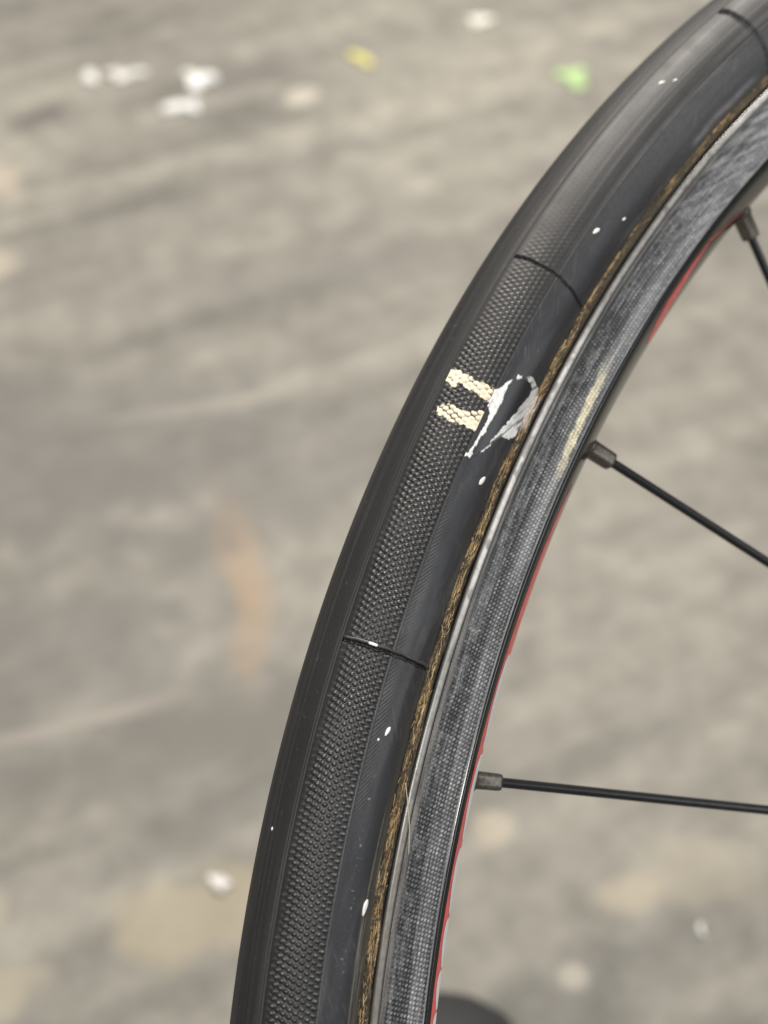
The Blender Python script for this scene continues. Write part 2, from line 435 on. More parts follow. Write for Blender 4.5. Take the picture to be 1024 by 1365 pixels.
def build_knurl():
    th = np.linspace(TH0, TH1, int((TH1 - TH0) * 5.76 / 0.155) + 1)
    ph = np.linspace(34.0, 81.0, 66)
    TH, PH = np.meshgrid(th, ph, indexing='ij')
    S = np.radians(TH) * 330; T = np.radians(PH) * A
    wob = 0.10 * (fbm(S / 6, T / 4, 21) - 0.5)
    k = knurl_shape(S + wob, T + wob)
    wear = 0.04 + 0.96 * sstep(112, 123, TH + 5 * (fbm(S / 14, T / 3, 22) - 0.5))
    wear *= 0.75 + 0.5 * (fbm(S / 5, T / 5, 23) - 0.3)
    edge = sstep(34.0, 42.0, PH + 5 * (fbm(S / 9, 0 * S, 130) - 0.5)) * (1 - sstep(80.2, 81.0, PH))
    h = 0.34 * (k - 0.25) * wear * edge
    cellh = _hash(np.floor((S + wob) / PS + (T + wob) / PVA), np.floor((S + wob) / PS - (T + wob) / PVB), 4)
    h += 0.05 * (cellh - 0.5) * wear * edge * k
    h -= seam_groove(TH, PH, S)
    # colour
    st = fbm(T / 0.5, S / 45.0, 24, 3)
    d = 0.16 * sstep(0.35, 0.95, k) * wear + 0.10 * fbm(S / 8, T / 5, 25)
    d += 0.95 * sstep(0.45, 0.90, k) * sstep(0.35, 0.9, cellh) * wear * (0.35 + 0.65 * fbm(S / 11, T / 6, 26))
    d += (1 - sstep(108, 120, TH)) * (0.20 + 0.45 * sstep(0.45, 0.7, st))  # haze of reflected light painted over the upper shoulder, with streaks
    d += 1.1 * sstep(0.62, 0.95, k) * sstep(129, 137, TH) * (0.25 + 0.75 * cellh) * edge  # glints on the lower bump tops, painted as paler colour
    C = lerp3(RUB, DUST_SHEEN, np.clip(d, 0, 2.0))
    jx = (fbm(S / 0.9, T / 0.9, 27) - 0.5) * 0.16
    jy = (fbm(S / 0.9, T / 0.9, 28) - 0.5) * 3.0
    m = np.zeros(TH.shape)
    sel = (TH[:, 0] > 120) & (TH[:, 0] < 124.5)
    mm = inside(STRIPE_A, TH[sel] + jx[sel], PH[sel] + jy[sel]) | inside(STRIPE_B, TH[sel] + jx[sel], PH[sel] + jy[sel])
    m[sel] = mm
    m *= sstep(0.02, 0.20, k + 0.50 * (fbm(S / 1.3, T / 1.3, 29) - 0.42))
    h += m * (0.04 - 0.45 * h)
    C = C * (1 - m[..., None]) + np.asarray(CREAM)[None, None] * m[..., None] * (0.88 + 0.24 * fbm(S / 1.0, T / 1.0, 30)[..., None])
    R = 0.36 - 0.12 * sstep(0.5, 0.9, k) * wear + 0.10 * fbm(S / 4, T / 4, 31) + 0.25 * m + 0.15 * (1 - wear)
    o = mesh_np('knurled_shoulder', tyre_pts(TH, PH, h).reshape(-1, 3), grid_faces(len(th), len(ph)), M_rubber, tyre,
                C.reshape(-1, 3), R.ravel(), np.stack([S.ravel(), T.ravel()], 1))
    o['kind'] = 'stuff'
build_knurl()

# ---- smooth sidewall
FILM = [119.5, 117.5, 116.2, 115.8, 115.0]
def build_sidewall():
    th = np.linspace(TH0, TH1, int((TH1 - TH0) * 5.7 / 0.16) + 1)
    ph = np.concatenate([np.linspace(81, 84, 14)[:-1], np.linspace(84, 141, 78)])
    TH, PH = np.meshgrid(th, ph, indexing='ij')
    S = np.radians(TH) * 326; T = np.radians(PH) * A
    lip = np.exp(-((PH - 81.9) * 0.209 / 0.13) ** 2)
    lip *= 0.55 + 0.45 * fbm(S / 6, 0 * S, 32)
    h = 0.10 * lip - 0.10 * sstep(82, 86, PH)
    h += 0.06 * (fbm(S / 22, T / 5, 33) - 0.5)
    # rolled edge that overlaps the tape
    h += 0.25 * sstep(122, 131, PH) * (1 - sstep(133, 139, PH)) * (0.5 + fbm(S / 7, 0 * S, 34))
    # moulded hatching beside the knurl
    u = (S * 0.57 + T * 0.82) / 0.56
    hatch = 0.5 + 0.5 * np.sin(2 * np.pi * u)
    hm = sstep(83, 84.5, PH) * (1 - sstep(88, 96, PH + 10 * (fbm(S / 9, 0 * S, 35) - 0.5))) * sstep(124, 127, TH) * (1 - sstep(135, 138, TH))
    hm *= 0.35 + 0.9 * fbm(S / 12, T / 9, 36)
    h += 0.12 * hatch * hm
    h -= seam_groove(TH, PH, S)
    st = fbm(T / 0.7, S / 40.0, 37, 3)
    d = 0.10 * fbm(S / 10, T / 4, 38) + 0.40 * lip * (0.3 + 0.7 * fbm(S / 3, 0 * S, 39))
    d += 1.0 * hatch ** 2 * hm
    up = 1 - sstep(106, 121, TH)
    d += up * (0.40 + 0.35 * st) * (1 - sstep(95, 120, PH) * sstep(107, 113, TH))  # grey sheen of the upper sidewall painted into the colour
    d += 0.30 * sstep(0.62, 0.85, fbm(S / 5, T / 2, 41)) * 0.6
    sm_ = sstep(0.55, 0.8, fbm(S / 16 + T / 6, T / 3.5, 120, 3))
    d += 0.35 * sm_
    scr = sstep(0.80, 0.90, vnoise((S * 0.9 + T * 0.5) / 5.0, (T * 0.9 - S * 0.5) / 0.22, 121)) * sstep(0.55, 0.7, fbm(S / 12, T / 5, 122))
    d += 0.55 * scr
    trail = np.exp(-((PH - 97 - 0.5 * (TH - 137)) / 3.0) ** 2) * sstep(134.5, 136, TH) * (1 - sstep(141, 142, TH))
    d += 3.0 * trail * sstep(0.84, 0.92, vnoise(S / 0.45, T / 0.45, 123))
    C = lerp3(RUB2, DUST_SHEEN, np.clip(d, 0, 2.5))
    # glue film and road dirt by the tape
    gl = sstep(114, 124, PH + 12 * (fbm(S / 8, T / 3, 42) - 0.5)) * (0.30 + 0.70 * sstep(130, 138, TH))
    C = C * (1 - 0.75 * gl[..., None]) + np.asarray((0.055, 0.048, 0.036))[None, None] * 0.75 * gl[..., None]
    fl_ = sstep(0.60, 0.72, fbm(S / 14, T / 0.9, 43)) * sstep(112, 117, PH) * sstep(133, 137, TH)
    C = C * (1 - 0.6 * fl_[..., None]) + np.asarray((0.17, 0.15, 0.12))[None, None] * 0.6 * fl_[..., None]
    ln_ = np.exp(-((PH - np.interp(TH, [136, 138.5, 140, 143, 146], FILM)) / 1.1) ** 2) * sstep(135.5, 137, TH) * (0.3 + 0.9 * fbm(S / 4, 0 * S, 125))
    C = C * (1 - 0.7 * ln_[..., None]) + np.asarray((0.24, 0.22, 0.19))[None, None] * 0.7 * ln_[..., None]
    # scuffed pale edge high on the arc
    sc = np.exp(-((PH - 121 - 4 * (fbm(S / 5, 0 * S, 44) - 0.5)) / 3.5) ** 2) * sstep(102.2, 103.2, TH) * (1 - sstep(106.8, 107.6, TH))
    sc *= 0.4 + 0.8 * fbm(S / 1.5, T / 0.8, 45)
    C = C * (1 - 0.6 * sc[..., None]) + np.asarray((0.30, 0.29, 0.30))[None, None] * 0.6 * sc[..., None]
    R = 0.42 + 0.16 * fbm(S / 6, T / 4, 46) + 0.1 * gl
    # pale print
    sel = (TH[:, 0] > 119) & (TH[:, 0] < 124.5)
    jx = (fbm(S / 0.8, T / 0.8, 47) - 0.5) * 0.10; jy = (fbm(S / 0.8, T / 0.8, 48) - 0.5) * 3.0
    X = (TH + jx)[sel]; Y = (PH + jy)[sel]
    left = inside(MARK_LEFT, X, Y) | inside(MARK_TOP, X, Y)
    right = inside(MARK_RIGHT, X, Y)
    fld = inside(MARK_FIELD, TH[sel], PH[sel])
    mk = np.zeros(TH.shape); mr = np.zeros(TH.shape); mf = np.zeros(TH.shape)
    mk[sel] = left; mr[sel] = right & ~left; mf[sel] = fld & ~left & ~right
    mk *= np.clip(0.55 + 1.0 * fbm(S / 0.9, T / 0.6, 115, 3), 0, 1)
    brush = fbm((S * 0.5 + T * 0.9) / 0.45, (S * 0.9 - T * 0.5) / 4.0, 49, 3)
    low = 0.65 + 0.35 * sstep(121.0, 121.9, TH)
    mr *= np.clip(0.15 + 1.2 * sstep(0.25, 0.65, brush), 0, 1) * low
    C = C * (1 - mf[..., None]) + np.asarray((0.012, 0.012, 0.013))[None, None] * mf[..., None]
    C = C * (1 - mk[..., None]) + np.asarray(CHALK)[None, None] * mk[..., None]
    C = C * (1 - mr[..., None]) + np.asarray((0.84, 0.84, 0.83))[None, None] * mr[..., None]
    h += 0.05 * mk + 0.04 * mr - 0.04 * mf
    R = R * (1 - mf) + 0.34 * mf
    mesh_np('sidewall', tyre_pts(TH, PH, h).reshape(-1, 3), grid_faces(len(th), len(ph)), M_rubber, tyre,
            C.reshape(-1, 3), R.ravel(), np.stack([S.ravel(), T.ravel()], 1))
build_sidewall()

# ---- raised flash rib beside the third split
def tube_mesh(name, pts, rad, nseg, material, parent, col=None, rough=None, flat=1.0):
    pts = np.asarray(pts, float); n = len(pts)
    rad = np.broadcast_to(np.asarray(rad, float), (n,))
    tg = np.gradient(pts, axis=0); tg /= np.linalg.norm(tg, axis=1)[:, None]
    ref = np.array([0, 1.0, 0]) if abs(tg[n // 2, 1]) < 0.8 else np.array([1.0, 0, 0])
    u = np.cross(tg, ref); u /= np.linalg.norm(u, axis=1)[:, None]
    v = np.cross(tg, u)
    a = np.linspace(0, 2 * np.pi, nseg, endpoint=False)
    V = pts[:, None] + rad[:, None, None] * (np.cos(a)[None, :, None] * u[:, None] + flat * np.sin(a)[None, :, None] * v[:, None])
    i = np.arange(n - 1)[:, None]; j = np.arange(nseg)[None]; j2 = (j + 1) % nseg
    F = np.stack([i * nseg + j, i * nseg + j2, (i + 1) * nseg + j2, (i + 1) * nseg + j], -1).reshape(-1, 4)
    Vf = V.reshape(-1, 3)
    # caps
    Vf = np.concatenate([Vf, pts[:1], pts[-1:]])
    c0, c1 = n * nseg, n * nseg + 1
    jj = np.arange(nseg); j2 = (jj + 1) % nseg
    cap0 = np.stack([np.full(nseg, c0), j2, jj, jj], 1)
    cap1 = np.stack([np.full(nseg, c1), (n - 1) * nseg + jj, (n - 1) * nseg + j2, (n - 1) * nseg + j2], 1)
    me = bpy.data.meshes.new(name)
    faces = [tuple(f) for f in F] + [tuple(f[:3]) for f in cap0] + [tuple(f[:3]) for f in cap1]
    me.from_pydata([tuple(p) for p in Vf], [], faces)
    me.polygons.foreach_set('use_smooth', np.ones(len(me.polygons), bool))
    if col is not None:
        at = me.attributes.new('tint', 'FLOAT_COLOR', 'POINT')
        at.data.foreach_set('color', np.tile(np.array(list(col) + [1.0], np.float32), len(Vf)))
        at = me.attributes.new('gloss', 'FLOAT', 'POINT')
        at.data.foreach_set('value', np.full(len(Vf), rough, np.float32))
    me.materials.append(material)
    o = bpy.data.objects.new(name, me); COL.objects.link(o)
    if parent is not None:
        o.parent = parent
    return o

ph = np.linspace(33, 134, 90)
jit = (fbm(ph / 6.0, 0 * ph, 60, 3) - 0.5) * 0.05
th = SEAMS[2] - 0.10 + jit
rad = (0.34 + 0.12 * (fbm(ph / 9.0, 0 * ph, 61) - 0.5)) * np.clip(np.minimum((ph - 32) / 5, (135 - ph) / 5), 0.2, 1)
tube_mesh('seam_rib', tyre_pts(th, ph, 0.10), rad * MM, 8, M_rubber, tyre, (0.045, 0.042, 0.040), 0.36)
ph = np.linspace(57.5, 67, 14)
th = SEAMS[2] - 0.10 + np.interp(ph, np.linspace(33, 134, 90), jit)
tube_mesh('rib_highlight', tyre_pts(th, ph, 0.22), 0.30 * MM * np.clip(np.minimum((ph - 57) / 2, (67.8 - ph) / 2), 0.3, 1), 8, M_white_bit, tyre)  # white piece put in as the highlight on the rib

# ---- small raised white flecks on the tyre: (angle, section angle, half length, half width, slant)
def fleck(th0, ph0, hl, hw, slant):
    n = 14
    a = np.linspace(0, 2 * np.pi, n, endpoint=False)
    taper = np.cos(a) * hl
    wide = np.sin(a) * hw * (1 - 0.10 * np.cos(a)) * np.abs(np.sin(a)) ** 0.35 * (1 + 0.12 * np.sin(3 * a + th0))
    c, s = math.cos(math.radians(slant)), math.sin(math.radians(slant))
    ds = c * taper - s * wide; dv = s * taper + c * wide
    ring = tyre_pts(th0 + np.degrees(ds / 328.0), ph0 + np.degrees(dv / A), 0.05)
    top = tyre_pts(th0 + np.degrees(0.6 * ds / 328.0), ph0 + np.degrees(0.6 * dv / A), 0.16)
    low = tyre_pts(th0 + np.degrees(ds / 328.0), ph0 + np.degrees(dv / A), -0.30)
    V = np.concatenate([low, ring, top, tyre_pts(np.array([th0]), np.array([ph0]), 0.18)])
    F = []
    for k in range(2):
        for i in range(n):
            F.append((k * n + i, k * n + (i + 1) % n, (k + 1) * n + (i + 1) % n, (k + 1) * n + i))
    F += [(2 * n + i, 2 * n + (i + 1) % n, 3 * n) for i in range(n)]
    me = bpy.data.meshes.new('white_fleck')
    me.from_pydata([tuple(v) for v in V], [], F)
    me.materials.append(M_white_bit)
    o = bpy.data.objects.new('white_fleck', me); COL.objects.link(o); o.parent = tyre

for f in [(113.55, 89.9, 1.05, 0.40, -16), (112.21, 108.3, 0.6, 0.22, -16), (124.16, 109.7, 1.15, 0.48, -18),
          (124.69, 131.5, 0.7, 0.35, -18), (133.46, 97.8, 1.0, 0.36, -18), (133.81, 90.5, 0.30, 0.16, -18),
          (139.13, 116.1, 1.6, 0.55, -12), (106.47, 48.3, 0.85, 0.28, -25), (106.06, 57.6, 0.7, 0.18, -25),
          (137.26, 8.9, 0.35, 0.20, 5), (122.9, 98, 0.0, 0.0, 0)]:
    if f[2] > 0:
        fleck(*f)

# ---- base tape: frayed cotton strip between tyre and rim
def build_tape():
    th = np.linspace(TH0, TH1, 2300)
    # profile (r, y) across the strip
    pr = np.array([316.6, 316.35, 316.0, 315.6, 315.2, 314.85, 314.6, 314.4, 314.2]); py = np.array([-8.8, -9.4, -9.75, -9.95, -10.08, -10.12, -10.05, -9.85, -9.5])
    q = np.linspace(0, 1, 22); base = np.linspace(0, 1, len(pr))
    r = np.interp(q, base, pr); y = np.interp(q, base, py)
    TH, Q = np.meshgrid(th, q, indexing='ij')
    S = np.radians(TH) * 315
    rag = 0.10 + 0.90 * sstep(115, 128, TH)
    n = fbm(S / 1.3, Q * 9, 70, 3) - 0.5
    n2 = vnoise(S / 0.5, Q * 14, 71) - 0.5
    b = rag * (0.55 * n + 0.28 * n2)
    Rr = r[None] + 0.5 * b + rag * 0.8 * (fbm(S / 7, 0 * S, 72, 4) - 0.5); Yy = y[None] - 0.7 * b
    t = np.radians(TH)
    V = np.stack([Rr * np.cos(t), Yy, Rr * np.sin(t)], -1) * MM
    fib = 0.6 * fbm(S / 5.0, Q * 13, 73, 3) + 0.4 * fbm(S / 0.55, Q * 9, 76, 2)
    two = np.exp(-((Q - 0.22) / 0.09) ** 2) + 0.55 * np.exp(-((Q - 0.46) / 0.06) ** 2)
    wv = sstep(116, 127, TH)
    thin = wv + (1 - wv) * np.clip(two, 0, 1)
    g = sstep(0.40 + 0.06 * wv, 0.62 + 0.06 * wv, fib) * (1 - sstep(0.55, 0.80, Q)) * sstep(0.05, 0.2, Q)
    C = lerp3((0.034, 0.027, 0.018), (0.42, 0.295, 0.145), g * thin)
    dk = 0.85 * sstep(0.55, 0.75, Q + 0.25 * (fbm(S / 2, Q * 3, 77) - 0.5))
    C = C * (1 - dk[..., None]) + np.asarray((0.020, 0.017, 0.013)) * dk[..., None]
    dirt = sstep(0.45, 0.62, fbm(S / 7, Q * 3, 74, 4)) * 0.8
    C = C * (1 - dirt[..., None]) + np.asarray((0.05, 0.042, 0.03)) * dirt[..., None]
    wp = sstep(119.9, 120.3, TH) * (1 - sstep(121.2, 121.7, TH)) * (1 - sstep(0.45, 0.6, Q)) * 0.7
    C = C * (1 - wp[..., None]) + np.asarray((0.62, 0.55, 0.50)) * wp[..., None]
    o = mesh_np('base_tape', V.reshape(-1, 3), grid_faces(len(th), len(q)), M_tape, tyre, C.reshape(-1, 3), np.full(TH.size, 0.8))
    # the rest of the strip, out of view
    th2 = np.linspace(TH1, TH0 + 360, 304)
    TH2, Q2 = np.meshgrid(th2, q, indexing='ij'); t = np.radians(TH2)
    V2 = np.stack([r[None] * np.cos(t), y[None] + 0 * t, r[None] * np.sin(t)], -1) * MM
    C2 = lerp3((0.05, 0.04, 0.02), (0.3, 0.2, 0.08), 1 - sstep(0.4, 0.7, Q2))
    mesh_np('base_tape', V2.reshape(-1, 3), grid_faces(len(th2), len(q)), M_tape, tyre, C2.reshape(-1, 3), np.full(TH2.size, 0.8))
build_tape()

def build_fibres():
    n = 1900
    th = TH0 + (TH1 - TH0) * rng.random(n)
    keep = rng.random(n) < np.clip(0.02 + (th - 113) / 15, 0.02, 1)
    th = th[keep]; n = len(th)
    k = 6
    ln = rng.uniform(0.7, 3.2, n); qr = 315.6 + rng.normal(0, 1, n) * (0.30 + 0.32 * np.clip((th - 133) / 5, 0, 1))
    slope = rng.normal(0, 0.16, n) + 0.5 * (rng.random(n) < 0.06); curl = rng.normal(0, 0.30, n); lift = rng.uniform(0.0, 0.22, n)
    rad = rng.uniform(0.03, 0.085, n)
    u = np.linspace(-0.5, 0.5, k)
    s = ln[:, None] * u[None]
    r = qr[:, None] + slope[:, None] * s + curl[:, None] * (u[None] ** 2 - 0.1)
    yb = np.interp(qr, [314.55, 314.85, 315.1, 315.35, 315.65, 315.95, 316.25, 316.5], [-9.5, -9.8, -10.0, -10.05, -9.98, -9.8, -9.5, -8.9])
    y = yb[:, None] - 0.10 - lift[:, None] * (0.25 - u[None] ** 2) * 2 - 0.05 * np.sin(9 * u[None] + th[:, None])
    t = np.radians(th)[:, None] + s / 315.0
    P = np.stack([r * np.cos(t), y, r * np.sin(t)], -1)
    er = np.stack([np.cos(t), 0 * t, np.sin(t)], -1); ey = np.array([0, 1.0, 0])
    nseg = 4
    a = np.linspace(0, 2 * np.pi, nseg, endpoint=False)
    rr = rad[:, None] * np.array([0.4, 1, 1, 1, 1, 0.4])[None]
    V = P[:, :, None] + rr[..., None, None] * (np.cos(a)[None, None, :, None] * er[:, :, None] + np.sin(a)[None, None, :, None] * ey)
    V = V.reshape(-1, 3) * MM
    i = np.arange(k - 1)[:, None]; j = np.arange(nseg)[None]; j2 = (j + 1) % nseg
    f1 = np.stack([i * nseg + j, i * nseg + j2, (i + 1) * nseg + j2, (i + 1) * nseg + j], -1).reshape(-1, 4)
    F = (f1[None] + (np.arange(n) * k * nseg)[:, None, None]).reshape(-1, 4)
    pal = np.array([(0.46, 0.32, 0.155), (0.28, 0.195, 0.10), (0.12, 0.09, 0.055), (0.60, 0.48, 0.30), (0.04, 0.032, 0.022), (0.42, 0.22, 0.10)])
    c = pal[rng.choice(6, n, p=[0.18, 0.20, 0.24, 0.08, 0.24, 0.06])]
    C = np.repeat(c, k * nseg, axis=0)
    o = mesh_np('frayed_fibres', V, F, M_fibre, tyre, C, np.full(len(V), 0.7))
    o['kind'] = 'stuff'
build_fibres()

# one loose thread hanging over the rim lip
u = np.linspace(0, 1, 24)
t_ = np.radians(np.interp(u, [0, 0.25, 0.6, 1], [134.9, 135.5, 136.25, 137.2])); r_ = np.interp(u, [0, 0.25, 0.6, 1], [315.4, 314.2, 312.75, 311.6])
tube_mesh('loose_thread', np.stack([r_ * np.cos(t_), -10.55 - 0.25 * np.sin(np.pi * u), r_ * np.sin(t_)], 1) * MM, 0.09 * MM, 6, M_fibre, tyre, (0.50, 0.44, 0.34), 0.5)

# ---- rim body (bed, lips, tapered inner face), revolved; near brake track is its own part
def spoke_angles():
    known = [105.7, 119.55, 134.0]
    rest = np.linspace(134.0, 105.7 + 360, 23)[1:-1]
    return known + list(rest)

RIM_PROF = [(315.2, -5.0), (314.2, -8.6), (314.45, -9.3), (314.3, -9.6), (314.15, -9.90), (313.90, -10.26), (313.55, -10.46), (313.15, -10.48), (312.6, -10.38), (312.3, -10.2),
            (311.0, -10.15), (303.2, -10.25),
            (302.95, -10.35), (302.75, -10.52), (302.4, -10.50), (301.9, -10.28), (301.2, -9.75), (300.4, -8.95), (299.4, -7.85), (298.4, -6.60), (297.55, -5.45),
            (296.6, -4.0), (295.7, -2.4), (295.2, -1.0), (295.1, 0.0)]
def build_rim():
    half = np.array(RIM_PROF)
    other = half[:-1][::-1].copy(); other[:, 1] *= -1
    prof = np.concatenate([half, other])
    # refine
    th = np.concatenate([np.arange(TH0, TH1, 0.06), np.arange(TH1, TH0 + 360, 1.0)])
    TH, K = np.meshgrid(th, np.arange(len(prof)), indexing='ij')
    r = prof[:, 0][None] + 0 * TH; y = prof[:, 1][None] + 0 * TH
    V = wheel_pts(TH, r, y)
    S = np.radians(TH) * 312
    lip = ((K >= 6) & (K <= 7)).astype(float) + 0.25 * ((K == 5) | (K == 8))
    C = lerp3((0.012, 0.0115, 0.011), (0.80, 0.78, 0.75), lip * (0.62 + 0.40 * fbm(S / 14, K * 0.5, 80, 3)) * (0.42 + 0.50 * sstep(115, 119, TH) * (1 - sstep(126, 131, TH)) + 0.45 * (1 - sstep(103, 108, TH))))  # lip highlight painted into the colour, stronger mid-arc and at the top
    dirt = lip * sstep(0.56, 0.72, fbm(S / 2.6, K * 0.6, 81, 3)) * 0.55
    C = C * (1 - dirt[..., None]) + np.asarray((0.06, 0.055, 0.05)) * dirt[..., None]
    # glue film over the lip on the lower stretch
    gf = lip * sstep(134, 139, TH + 3 * fbm(S / 7, K * 1.0, 82)) * 0.75
    C = C * (1 - gf[..., None]) + np.asarray((0.16, 0.14, 0.115)) * gf[..., None]
    R = 0.16 + lip * (0.10 + 0.20 * fbm(S / 5, K * 0.5, 83)) + 0.3 * dirt
    o = mesh_np('rim', V.reshape(-1, 3), grid_faces(len(th), len(prof), flip=False, wrap=True), M_rim, None, C.reshape(-1, 3), R.ravel())
    return o
M_rim = attr_mat('rim_lacquer', 900, 0.05, 0.15, 0.5)
rim = part(build_rim())

def build_track():
    th = np.linspace(TH0, TH1, int((TH1 - TH0) * 5.37 / 0.15) + 1)
    r = np.linspace(312.42, 303.0, 66)
    TH, RR = np.meshgrid(th, r, indexing='ij')
    S = np.radians(TH) * 308; T = 312.4 - RR
    q = T / 9.4
    # woven / stamped net: rows drift slowly across the track
    w1 = 0.35 * (fbm(S / 5, T / 2.5, 90) - 0.5)
    al = (S * 0.98 + T * 0.42 + w1) / 0.84; be = (T + 0.05 * S + w1 * 0.6) / 0.72
    al += 0.16 * (fbm(S / 1.6, T / 1.3, 110) - 0.5); be += 0.20 * (fbm(S / 1.9, T / 1.1, 111) - 0.5)
    row = np.floor(be)
    cell = np.abs(np.sin(np.pi * (al + 0.5 * row))) ; cr = np.abs(np.sin(np.pi * be))
    k = np.sqrt(np.clip(cell * cr, 0, 1))
    rid = _hash(np.floor(al + 0.5 * row), row, 91)
    zone = sstep(0.08, 0.16, q) * (1 - sstep(0.95, 0.99, q))
    amp = zone * (0.45 + 0.8 * fbm(S / 9, T / 3, 92)) * (0.4 + 0.6 * sstep(104, 114, TH))
    h = 0.28 * (k - 0.5) * amp + 0.05 * (rid - 0.5) * amp
    h += 0.06 * (fbm(T / 0.5, S / 18.0, 93) - 0.5)
    h *= sstep(0.0, 0.03, q) * (1 - sstep(0.97, 1.0, q))
    y = -10.42 - h
    # colours
    lite = sstep(0.52, 0.88, k) * (0.55 + 0.45 * sstep(0.25, 0.85, rid)) * zone
    net = 1 - sstep(0.25, 0.55, k)
    left = 1 - sstep(0.30, 0.5, q)
    a = lite * (0.62 - 0.2 * left) * (0.62 + 0.45 * rid ** 2) + 0.50 * net * left * zone * sstep(0.4, 0.65, fbm(S / 2.5, T / 1.5, 94))
    a *= 0.65 + 0.5 * fbm(S / 6, T / 2, 95)
    worn_sheen = np.exp(-((q - 0.76) / 0.15) ** 2) * (0.30 + 0.75 * fbm(T / 0.55, S / 12.0, 96))
    worn_sheen *= 0.5 + 0.8 * fbm(S / 16, T / 4, 97)
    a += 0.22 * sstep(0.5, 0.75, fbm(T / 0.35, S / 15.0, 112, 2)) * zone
    a += (0.52 + 0.55 * sstep(110, 114, TH) * (1 - sstep(123, 129, TH))) * worn_sheen * (0.35 + 0.65 * k)  # worn band, with lengthwise sheen painted in as lighter colour
    a += 0.45 * (1 - sstep(104, 115, TH)) * (0.2 + 0.9 * sstep(0.4, 0.7, fbm((T * 0.9 + S * 0.25) / 0.6, S / 9.0, 98)))  # streaky reflection high on the arc, painted into the colour
    C = lerp3((0.009, 0.0095, 0.011), (0.36, 0.365, 0.375), np.clip(a, 0, 1))
    # smeared strip next to the lip
    wid = 0.02 + 0.055 * sstep(125, 130, TH)
    sm = (1 - sstep(wid, wid + 0.07, q + 0.06 * (fbm(S / 4, T, 99) - 0.5)))
    C = C * (1 - sm[..., None]) + lerp3((0.045, 0.042, 0.038), (0.20, 0.19, 0.18), fbm(S / 5, T / 0.5, 100)) * sm[..., None]
    ed = sstep(0.955, 0.975, q)
    C = C * (1 - ed[..., None]) + lerp3((0.10, 0.11, 0.115), (0.30, 0.31, 0.32), fbm(S / 8, T, 101)) * ed[..., None]
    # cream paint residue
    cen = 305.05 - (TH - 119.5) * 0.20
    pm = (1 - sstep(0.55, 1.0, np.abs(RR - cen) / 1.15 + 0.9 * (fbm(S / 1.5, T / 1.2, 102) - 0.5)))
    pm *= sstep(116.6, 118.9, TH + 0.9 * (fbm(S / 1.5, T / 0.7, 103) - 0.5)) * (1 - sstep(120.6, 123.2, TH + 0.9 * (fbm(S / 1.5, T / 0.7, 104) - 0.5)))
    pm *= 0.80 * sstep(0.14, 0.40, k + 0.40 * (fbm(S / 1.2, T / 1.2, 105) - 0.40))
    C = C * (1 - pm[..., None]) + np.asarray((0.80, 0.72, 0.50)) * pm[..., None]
    R = 0.40 + 0.20 * fbm(S / 3, T / 1.0, 106) + 0.1 * pm - 0.12 * sstep(0.5, 0.9, k)
    t = np.radians(TH)
    V = np.stack([RR * np.cos(t), y, RR * np.sin(t)], -1) * MM
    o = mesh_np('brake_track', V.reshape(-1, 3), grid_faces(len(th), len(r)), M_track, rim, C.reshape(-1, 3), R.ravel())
    # remaining turn of the near track and the whole far track, plain
    for (a0, a1, n, yy, fl) in ((TH1, TH0 + 360, 304, -10.42, False), (0, 360, 361, 10.42, True)):
        th2 = np.linspace(a0, a1, n); r2 = np.array([312.42, 309.3, 306.0, 303.0])
        TH2, R2 = np.meshgrid(th2, r2, indexing='ij'); t = np.radians(TH2)
        V2 = np.stack([R2 * np.cos(t), yy + 0 * t, R2 * np.sin(t)], -1) * MM
        mesh_np('brake_track', V2.reshape(-1, 3), grid_faces(n, 4, flip=fl), M_track, rim,
                np.full((TH2.size, 3), 0.10), np.full(TH2.size, 0.35))
build_track()

# ---- decals on the tapered face of the rim
def prof_at(t):
    """t = distance in r below 302.4 along the taper -> (r, y) slightly proud of the rim"""
    P = np.array(RIM_PROF[14:-1])
    r = 302.4 - t
    y = np.interp(r, P[::-1, 0], P[::-1, 1])
    return r - 0.03, y - 0.05

def decal(name, th, t_in, t_out, material, lift=0.0):
    n = len(th); k = 7
    q = np.linspace(0, 1, k)
    TH = np.repeat(np.asarray(th)[:, None], k, 1)
    T = np.asarray(t_in)[:, None] * (1 - q)[None] + np.asarray(t_out)[:, None] * q[None]
    r, y = prof_at(T)
    t = np.radians(TH)
    top = np.stack([(r - lift) * np.cos(t), y - lift, (r - lift) * np.sin(t)], -1).reshape(-1, 3)
    low = np.stack([(r + 0.12) * np.cos(t), y + 0.12, (r + 0.12) * np.sin(t)], -1).reshape(-1, 3)
    F1 = grid_faces(n, k, 0); F2 = grid_faces(n, k, n * k, flip=True)
    return mesh_np(name, np.concatenate([top, low]) * MM, np.concatenate([F1, F2]), material, rim)

